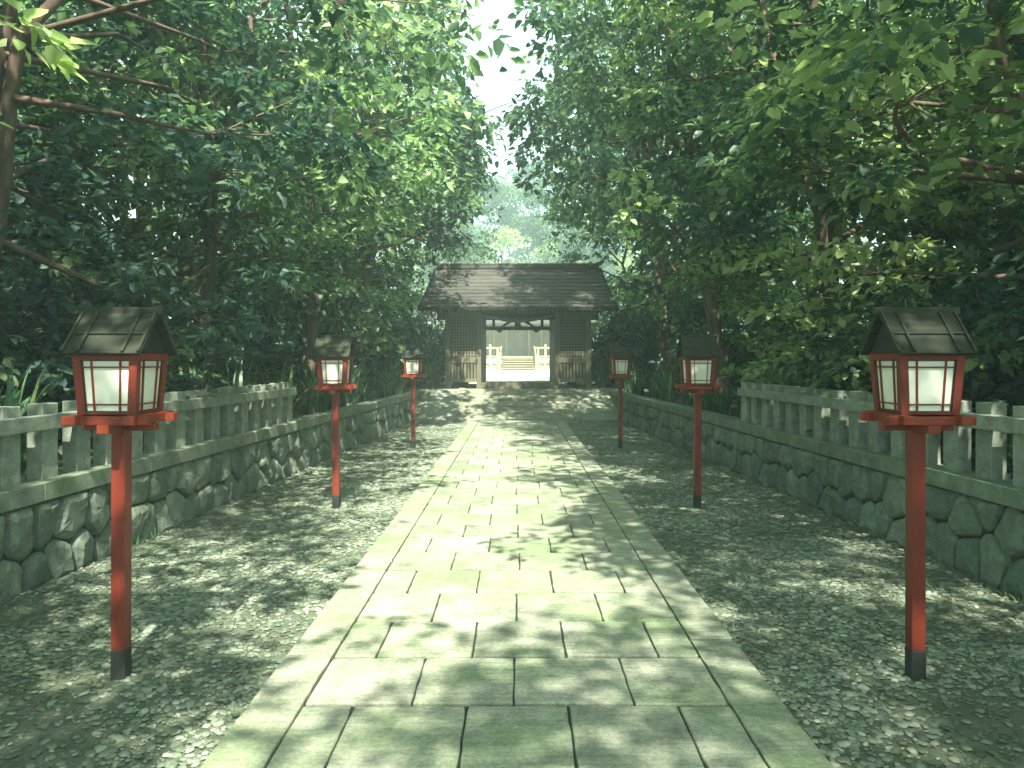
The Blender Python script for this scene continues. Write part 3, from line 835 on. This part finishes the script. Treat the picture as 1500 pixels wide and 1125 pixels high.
def clear_of_path(p, rnd):
    """the crowns are kept pruned back from the path, the lanterns and the gate roof"""
    if -.5 < p.y < 3.7 and p.z < 4.3: return False
    if p.y < 6.2 and p.z < 3.3 and abs(p.x) < 4.6: return False
    ax = abs(p.x); wob = .28 * math.sin(p.y * 1.3 + p.z * 1.9) + .2 * math.sin(p.z * 3.7 - p.y)
    if p.y > 22.2 and p.y < 29.8 and p.z < 5.4 and ax < 3.45: return False
    if p.y > 13: lim = 2.95 if p.z < 4.3 else (1.15 + (5.4 - p.z) * 1.6 if p.z < 5.4 else .32 + min(1.2, abs(p.z - 7.1) * .42) + wob * .8)
    elif p.y > 7: lim = 2.9 if p.z < 3.4 else (1.0 + (4.6 - p.z) * 1.3 if p.z < 4.6 else .62 + max(0, p.z - 5.5) * .25 + wob)
    else: lim = 3.0 if p.z < 3.0 else (1.9 if p.z < 4.2 else .55 + wob)
    if p.z > 5: lim += (.38 if p.x < 0 else -.45) * min(1, (p.z - 5) / 2)
    return ax > lim

def make_tree(seed, H, Rr, z0, nl, ns, per, leaf, mat, srad=.38, lean=(0, 0), W=None):
    """returns (wood mesh, crown mesh): forked stems, limbs to leaf lobes, twigs to sprays"""
    rs = np.random.RandomState(seed); m = MB(); nodes = []
    fork = rs.uniform(.5, 1.2); r0 = .05 + H * .006
    m.tube([(0, 0, -.25), (.02, 0, 0), (rs.uniform(-.1, .1), rs.uniform(-.1, .1), fork * .6), (rs.uniform(-.12, .12), rs.uniform(-.12, .12), fork)], [r0 * 1.6, r0 * 1.25, r0, r0 * .95], 10)
    nst = rs.randint(3, 5)
    for k in range(nst):
        a = k * 2 * np.pi / nst + rs.uniform(-.5, .5); sp = rs.uniform(.25, .6) * Rr
        top = np.array([math.cos(a) * sp + lean[0], math.sin(a) * sp + lean[1], H * rs.uniform(.72, .92)])
        pts = []; rad = []; nseg = 11; wob = rs.normal(0, .13, (nseg + 1, 3)); wob[0] = 0
        for i in range(nseg + 1):
            t = i / nseg; base = np.array([0, 0, fork * .9])
            p = base * (1 - t) + top * t; p[0] -= math.cos(a) * sp * .28 * math.sin(t * 3.1); p[1] -= math.sin(a) * sp * .28 * math.sin(t * 3.1)
            p = p + wob[i] * (.3 + t); pts.append(p); rad.append(r0 * .68 * (1 - t) ** .8 + .012)
            if t > .15: nodes.append((p, rad[-1]))
        m.tube(pts, rad, 7)
    nodeP = np.array([n_[0] for n_ in nodes])
    # lobes
    zc = (z0 + H) / 2; hz = (H - z0) / 2; lobes = []
    tries = 0
    while len(lobes) < nl and tries < 4000:
        tries += 1
        v = rs.normal(0, 1, 3); v /= np.linalg.norm(v); q = rs.uniform(.45, 1) ** .6
        zz = v[2] * q
        taper = 1 - .16 * max(0, zz)
        p = np.array([v[0] * q * Rr * taper + lean[0] * (.5 + zz * .5), v[1] * q * Rr * taper + lean[1] * (.5 + zz * .5), zc + zz * hz])
        if all(np.linalg.norm(p - l) > .62 * Rr * (2.6 / nl ** .5) for l in lobes): lobes.append(p)
    C = []; br = []; used = np.zeros(len(nodes))
    per_l = ns // len(lobes)
    for lb in lobes:
        if W is not None and not clear_of_path(W @ Vector(lb), None): lone = True
        else: lone = False
        cand = nodeP + np.array([0, 0, .5]); dd = np.linalg.norm(cand - lb, axis=1) + np.where(nodeP[:, 2] > lb[2] + .2, 2.0, 0) + used
        j = int(np.argmin(dd)); used[j] += 1.2; used[max(0, j - 1):j + 2] += .5; a_ = nodeP[j]; mid = (a_ + lb) / 2 + rs.normal(0, .26, 3) + np.array([0, 0, .22])
        rr0 = min(nodes[j][1] * .75, .055)
        if not lone: m.tube([a_, (a_ * .6 + mid * .4), mid, (mid + lb) / 2 + rs.normal(0, .06, 3), lb], [rr0, rr0 * .8, rr0 * .6, rr0 * .4, .010], 5)
        lr = rs.uniform(.75, 1.2) * Rr * .30; lobe_b = rs.beta(1.0, 1.15)  # tone per lobe: pale lobes paint sunlit clumps into the leaf colour
        for k in range(per_l):
            v = rs.normal(0, 1, 3); v /= np.linalg.norm(v); q = rs.rand() ** .45
            c = lb + v * q * lr * np.array([1.15, 1.15, .78])
            C.append(c); br.append(np.clip(lobe_b * .72 + rs.beta(2, 2.6) * .36, 0, 1))
            if k % 3 == 0 and not lone and (W is None or clear_of_path(W @ Vector(c), None)):
                m.tube([lb * .7 + mid * .3, (lb + c) / 2 + rs.normal(0, .05, 3), c], [.012, .008, .004], 3)
    C = np.array(C); br = np.array(br)
    if W is not None:
        keep = np.array([clear_of_path(W @ Vector(c), lambda: rs.rand()) for c in C]); C = C[keep]; br = br[keep]
    crown = make_sprays(rs, C, per, srad, leaf, mat, 'crown', bright=br)
    me = bpy.data.meshes.new('trunk'); me.from_pydata(m.v, [], m.f); me.polygons.foreach_set('use_smooth', [True] * len(m.f))
    at = me.attributes.new('rnd', 'FLOAT', 'FACE'); at.data.foreach_set('value', np.array(m.r, dtype=np.float32)); me.materials.append(M['bark'])
    return me, crown

def place(name, meshes, loc, rz, sc, label, cat, group, tilt=(0, 0)):
    root = empty(name, loc, rz); root.scale = (sc[0], sc[1], sc[2]) if isinstance(sc, tuple) else (sc, sc, sc)
    root.rotation_euler = (Matrix.Rotation(tilt[1], 3, 'Y') @ Matrix.Rotation(tilt[0], 3, 'X') @ Matrix.Rotation(rz, 3, 'Z')).to_euler()
    for nm, me in meshes:
        o = bpy.data.objects.new(nm, me); COL.objects.link(o); o.parent = root
    tag(root, label, cat, group); return root

TP = [(101, 11.5, 4.1, .6, 40, 620, 38, .155, M['leafA']), (102, 12.5, 4.2, .7, 42, 650, 38, .15, M['leafB']),
      (103, 10.8, 4.0, .5, 38, 600, 38, .16, M['leafA']), (104, 12.0, 4.1, .6, 40, 620, 38, .155, M['leafC'])]
T = [make_tree(p[0], p[1], 3.7, .6, 28, 560, 40, p[7] * 1.1, p[8]) for p in TP]
TREES = [  # x, y, variant, rz, scale, label
 (-4.5, -2.6, 0, .4, 1.0, None), (4.9, -2.0, 1, 2.1, 1.0, None),  # unseen pair behind the camera, added to dapple sun on the near path
 (-5.0, 2.6, 3, 1.4, .95, 'leafy tree leaning in at the far left edge above the near granite fence'),
 (5.1, 3.2, 0, 3.6, .95, 'leafy tree leaning in at the far right edge above the near granite fence'),
 (-5.5, 7.4, 1, 2.6, 1.04, 'forked tree behind the left granite fence, beside the large left lantern'),
 (5.6, 7.2, 2, 5.0, 1.02, 'forked tree behind the right granite fence, beside the large right lantern'),
 (-5.2, 12.2, 0, 2.7, 1.0, 'spreading tree behind the end of the left granite fence'),
 (5.2, 12.0, 3, .2, 1.0, 'spreading tree behind the end of the right granite fence'),
 (-4.7, 16.6, 2, 4.4, 1.22, 'rounded tree over the left wall between the middle and smallest lanterns'),
 (4.5, 16.4, 1, 1.2, 1.2, 'rounded tree over the right wall between the middle and smallest lanterns'),
 (-4.5, 21.0, 1, 3.0, 1.2, 'dark tree whose crown overhangs the left end of the gate roof'),
 (4.3, 21.2, 0, 5.5, 1.28, 'dark tree whose crown overhangs the right end of the gate roof'),
 (-5.8, 26.5, 3, .5, 1.05, 'tree standing close beside the left wall of the gate'),
 (5.9, 26.8, 2, 2.2, 1.15, 'tree standing close beside the right wall of the gate'),
 (-9.6, 5.0, 2, 3.3, 1.0, 'second-row tree at the far left, behind the near forked trees'),
 (9.8, 5.6, 1, .3, 1.0, 'second-row tree at the far right, behind the near forked trees'),
 (-9.8, 11.5, 1, 5.2, 1.0, 'second-row tree seen above the middle of the left granite fence'),
 (9.8, 12.2, 3, 4.1, 1.0, 'second-row tree seen above the middle of the right granite fence'),
 (-9.4, 18.5, 0, 1.8, 1.05, 'second-row tree seen above the middle left lantern'),
 (9.6, 19.0, 0, 2.9, 1.05, 'second-row tree seen above the middle right lantern'),
 (-9.5, 26.5, 2, .7, 1.1, 'second-row tree at the back left, near the gate'),
 (9.8, 27.0, 1, 3.8, 1.1, 'second-row tree at the back right, near the gate'),
]
for i, (x, y, v, rz, sc, lb) in enumerate(TREES):
    if lb is None: lb = 'leafy tree added behind the camera on the ' + ('left' if x < 0 else 'right') + ', unseen, to dapple the path'
    g = random.Random(i).uniform(-.02, .02); ty = (.10 if x < 0 else -.10) if abs(x) < 7 else 0
    hk = .82 if y < 0 else max(.60, min(1.12, .66 + .026 * y)); scl = (sc, sc, sc * hk * random.Random(i).uniform(.96, 1.06)); ms = T[v]
    if abs(x) < 7:
        W = Matrix.Translation((x, y, .72)) @ (Matrix.Rotation(ty, 4, 'Y') @ Matrix.Rotation(g, 4, 'X') @ Matrix.Rotation(rz, 4, 'Z')) @ Matrix.Diagonal((scl[0], scl[1], scl[2], 1))
        p = list(TP[v]); p[0] += 10 * i; ms = make_tree(*p, W=W)
    place('broadleaf_tree', [('trunk', ms[0]), ('crown', ms[1])], (x, y, .72), rz, scl, lb, 'tree', 'broadleaf trees along the path', (g, ty))
EXTRA = [(-4.7, 31.0, 0, 1.0, 'tree rising behind the gate, just left of its rear wall'), (4.9, 31.4, 1, 1.0, 'tree rising behind the gate, just right of its rear wall'),
         (-13.8, 9.0, 3, .7, 'third-row tree deep in the wood at the far left'), (14.0, 9.5, 0, 2.0, 'third-row tree deep in the wood at the far right'),
         (-14.0, 17.0, 1, 4.0, 'third-row tree deep in the wood, behind the middle left lantern'), (14.2, 17.5, 2, 5.0, 'third-row tree deep in the wood, behind the middle right lantern')]
for i, (x, y, v, rz, lb) in enumerate(EXTRA):
    ms = T[v]
    if abs(x) < 7:
        W = Matrix.Translation((x, y, .72)) @ Matrix.Rotation(rz, 4, 'Z')
        p = list(TP[v]); p[0] += 400 + i; p[5] = 560; ms = make_tree(*p, W=W)
    place('broadleaf_tree', [('trunk', ms[0]), ('crown', ms[1])], (x, y, .72), rz, 1.0, lb, 'tree', 'broadleaf trees along the path')
FAR = [(-9, 82, 3, 1.9, 'hazy sunlit tree beyond the shrine, left of the sky gap'), (-1.5, 86, 0, 1.95, 'hazy pale tree directly behind the gate roof centre'),
       (2.2, 92, 1, 2.0, 'tall hazy tree filling the foot of the sky gap behind the pale trees'), (-6.0, 78, 0, 1.35, 'hazy pale green tree above the left half of the gate roof'),
       (5.5, 80, 2, 1.5, 'hazy pale green tree above the right half of the gate roof'), (13, 84, 3, 1.9, 'hazy sunlit tree beyond the shrine, right of the sky gap'),
       (-20, 60, 1, 1.3, 'faint distant tree glimpsed through the left foliage'), (21, 62, 0, 1.3, 'faint distant tree glimpsed through the right foliage')]
for i, (x, y, v, sc, lb) in enumerate(FAR):
    place('distant_tree', [('trunk', T[v][0]), ('crown', T[v][1])], (x, y, .8), i * 1.3, sc, lb, 'tree', 'distant trees beyond the shrine')

# bushes
def make_bush(seed, Rr, H, ns, per, leaf, mat):
    rs = np.random.RandomState(seed); C = []; m = MB(); br = []
    for k in range(ns):
        v = rs.normal(0, 1, 3); v /= np.linalg.norm(v); v[2] = abs(v[2]); q = rs.rand() ** .35
        lump = 1 + .22 * math.sin(v[0] * 5 + seed) * math.cos(v[1] * 4)
        c = np.array([v[0] * q * Rr * lump, v[1] * q * Rr * lump, .12 + v[2] * q * H * lump]); C.append(c); br.append(rs.beta(2, 2.6))
        if k % 4 == 0:
            b_ = np.array([rs.uniform(-.15, .15), rs.uniform(-.15, .15), -.1]); m.tube([b_, (b_ + c) / 2 + rs.normal(0, .06, 3) + np.array([0, 0, .1]), c], [.018, .011, .005], 4)
    cr = make_sprays(rs, np.array(C), per, .26, leaf, mat, 'foliage', bright=np.array(br))
    me = bpy.data.meshes.new('stem'); me.from_pydata(m.v, [], m.f)
    at = me.attributes.new('rnd', 'FLOAT', 'FACE'); at.data.foreach_set('value', np.array(m.r, dtype=np.float32)); me.materials.append(M['bark'])
    return me, cr
BU = [make_bush(201, 1.0, 1.7, 150, 26, .12, M['leafB']), make_bush(202, .9, 1.4, 130, 26, .10, M['leafA']), make_bush(203, 1.1, 2.1, 170, 26, .13, M['leafB'])]
BUSH = []
rb = random.Random(9)
for sd in (-1, 1):
    for i, y in enumerate([4.6, 6.6, 8.5, 10.5, 12.6, 14.8, 17.2, 19.6, 22.0, 24.2]):
        BUSH.append((sd * (wx(min(y, 22)) + (1.55 if y < 11.5 else 2.0) + rb.uniform(-.15, .5)), y + rb.uniform(-.3, .3), rb.randrange(3), rb.uniform(.85, 1.15)))
    for y in (9, 13, 17.5, 22):
        BUSH.append((sd * (wx(y) + 4.1), y, 2, 1.25))
where = ['behind the start of the granite fence', 'behind the granite fence next to the large lantern', 'behind the middle of the granite fence', 'behind the last pickets of the granite fence',
         'just past the end of the granite fence', 'behind the middle lantern', 'above the low wall beyond the middle lantern', 'behind the smallest lantern', 'above the end of the low wall', 'beside the gate wall',
         'farther back, above the fence middle', 'farther back, above the fence end', 'farther back, behind the middle lantern', 'farther back, behind the smallest lantern']
N0 = len(BUSH)
for sd in (-1, 1):
    for (x, y, sc) in ((3.35, 28.9, 1.25), (4.35, 24.6, 1.15), (4.3, 27.0, 1.3), (4.6, 29.6, 1.4), (6.6, 25.8, 1.5)): BUSH.append((sd * x, y, 2 if y > 25 else 0, sc))
for sd in (-1, 1):
    for (x, y, sc) in ((7.4, 10.8, 1.9), (11.2, 16.4, 2.3)): BUSH.append((sd * x, y, 2, sc))
wh3 = ['deep in the wood, level with the fence end', 'tallest and farthest out in the wood']
wh2 = ['low behind the rear corner post of the gate', 'close against the front corner of the gate', 'beside the side wall of the gate', 'behind the rear corner of the gate', 'farther out beside the gate, under the trees']
for i, (x, y, v, sc) in enumerate(BUSH):
    side = 'left' if x < 0 else 'right'
    place('bush', [('stem', BU[v][0]), ('foliage', BU[v][1])], (x, y, .72), rb.uniform(0, 6), sc, 'dark green bush ' + (where[i % 14] if i < N0 else wh2[(i - N0) % 5] if i < N0 + 10 else wh3[(i - N0) % 2]) + ' on the ' + side, 'bush', 'bushes on the banks')

# grass tufts
def make_tuft(seed, n, h, wd=.014, spread=.5):
    rs = random.Random(seed); m = MB()
    for k in range(n):
        a = rs.uniform(0, 6.28); out = rs.uniform(.1, 1) * spread; hh = h * rs.uniform(.5, 1.1); bx, by = rs.uniform(-.07, .07), rs.uniform(-.07, .07)
        ns = 7; vs = []; w_ = wd * rs.uniform(.6, 1.3); px, py = -math.sin(a), math.cos(a); dr = rs.uniform(.1, .75)
        for i in range(ns + 1):
            t = i / ns; r_ = out * h * t ** 1.7; z = hh * (t - dr * t ** 3 * .75)
            ww = w_ * (1 - t ** 2) + .0008
            cx, cy_ = bx + math.cos(a) * r_, by + math.sin(a) * r_
            vs += [(cx - px * ww, cy_ - py * ww, z), (cx + px * ww, cy_ + py * ww, z)]
        m.add(vs, [(2 * i, 2 * i + 1, 2 * i + 3, 2 * i + 2) for i in range(ns)], rs.random() ** 1.6)
    me = bpy.data.meshes.new('grass_tuft'); me.from_pydata(m.v, [], m.f); at = me.attributes.new('rnd', 'FLOAT', 'FACE'); at.data.foreach_set('value', np.array(m.r, dtype=np.float32)); me.materials.append(M['grass'])
    return me
GT = [make_tuft(1, 46, .85, .019), make_tuft(2, 38, 1.05, .022), make_tuft(3, 56, .65, .017)]
WEED = make_tuft(5, 14, .12, .005, .6)
rg = random.Random(31)
spots = []
for sd in (-1, 1):
    for y in (4.7, 6.3, 7.9, 9.4, 10.9, 11.9, 12.7, 13.5, 14.3, 15.2, 16.1, 17.1, 18.1, 19.2, 20.4, 21.6, 22.7):
        spots.append((sd, y))
for i, (sd, y) in enumerate(spots):
    o = bpy.data.objects.new('grass_tuft', GT[rg.randrange(3)]); COL.objects.link(o)
    infence = y < 11.6
    o.location = (sd * (wx(y) + (.58 if infence else .42) + rg.uniform(-.05, .18)), y + rg.uniform(-.2, .2), .68); o.rotation_euler = (0, 0, rg.uniform(0, 6))
    s = rg.uniform(1.0, 1.4); o.scale = (s, s, s)
    side = 'left' if sd < 0 else 'right'
    tag(o, ('long bladed grass tuft behind the %s granite fence' if infence else 'arching grass tuft on the open %s wall top towards the gate') % side, 'grass tuft',
        ('grass tufts behind the %s fence' if infence else 'grass tufts along the open %s wall') % side)
for sd, x, y, sc in ((-1, 2.85, 24.6, 1.5), (-1, 3.1, 25.9, 1.8), (1, 2.85, 24.7, 1.5), (1, 3.1, 26.0, 1.8), (-1, 3.3, 24.2, 1.3), (1, 3.3, 24.3, 1.3)):
    o = bpy.data.objects.new('grass_tuft', GT[1]); COL.objects.link(o); o.location = (sd * x, y, .70); o.rotation_euler = (0, 0, y * 7 + sd); o.scale = (sc, sc, sc)
    tag(o, 'tall bright grass clump growing against the %s side of the gate' % ('left' if sd < 0 else 'right'), 'grass tuft', 'grass clumps at the %s side of the gate' % ('left' if sd < 0 else 'right'))
for sd, y in ((-1, 7.0), (-1, 7.25), (1, 7.3), (1, 5.3), (1, 5.45), (1, 11.6)):
    o = bpy.data.objects.new('weed', WEED); COL.objects.link(o)
    o.location = (sd * (wx(y) - .06), y, -.02); o.rotation_euler = (0, 0, y * 3)
    tag(o, 'tiny green weed sprouting at the foot of the %s stone wall' % ('left' if sd < 0 else 'right'), 'weed', 'weeds at the foot of the %s wall' % ('left' if sd < 0 else 'right'))
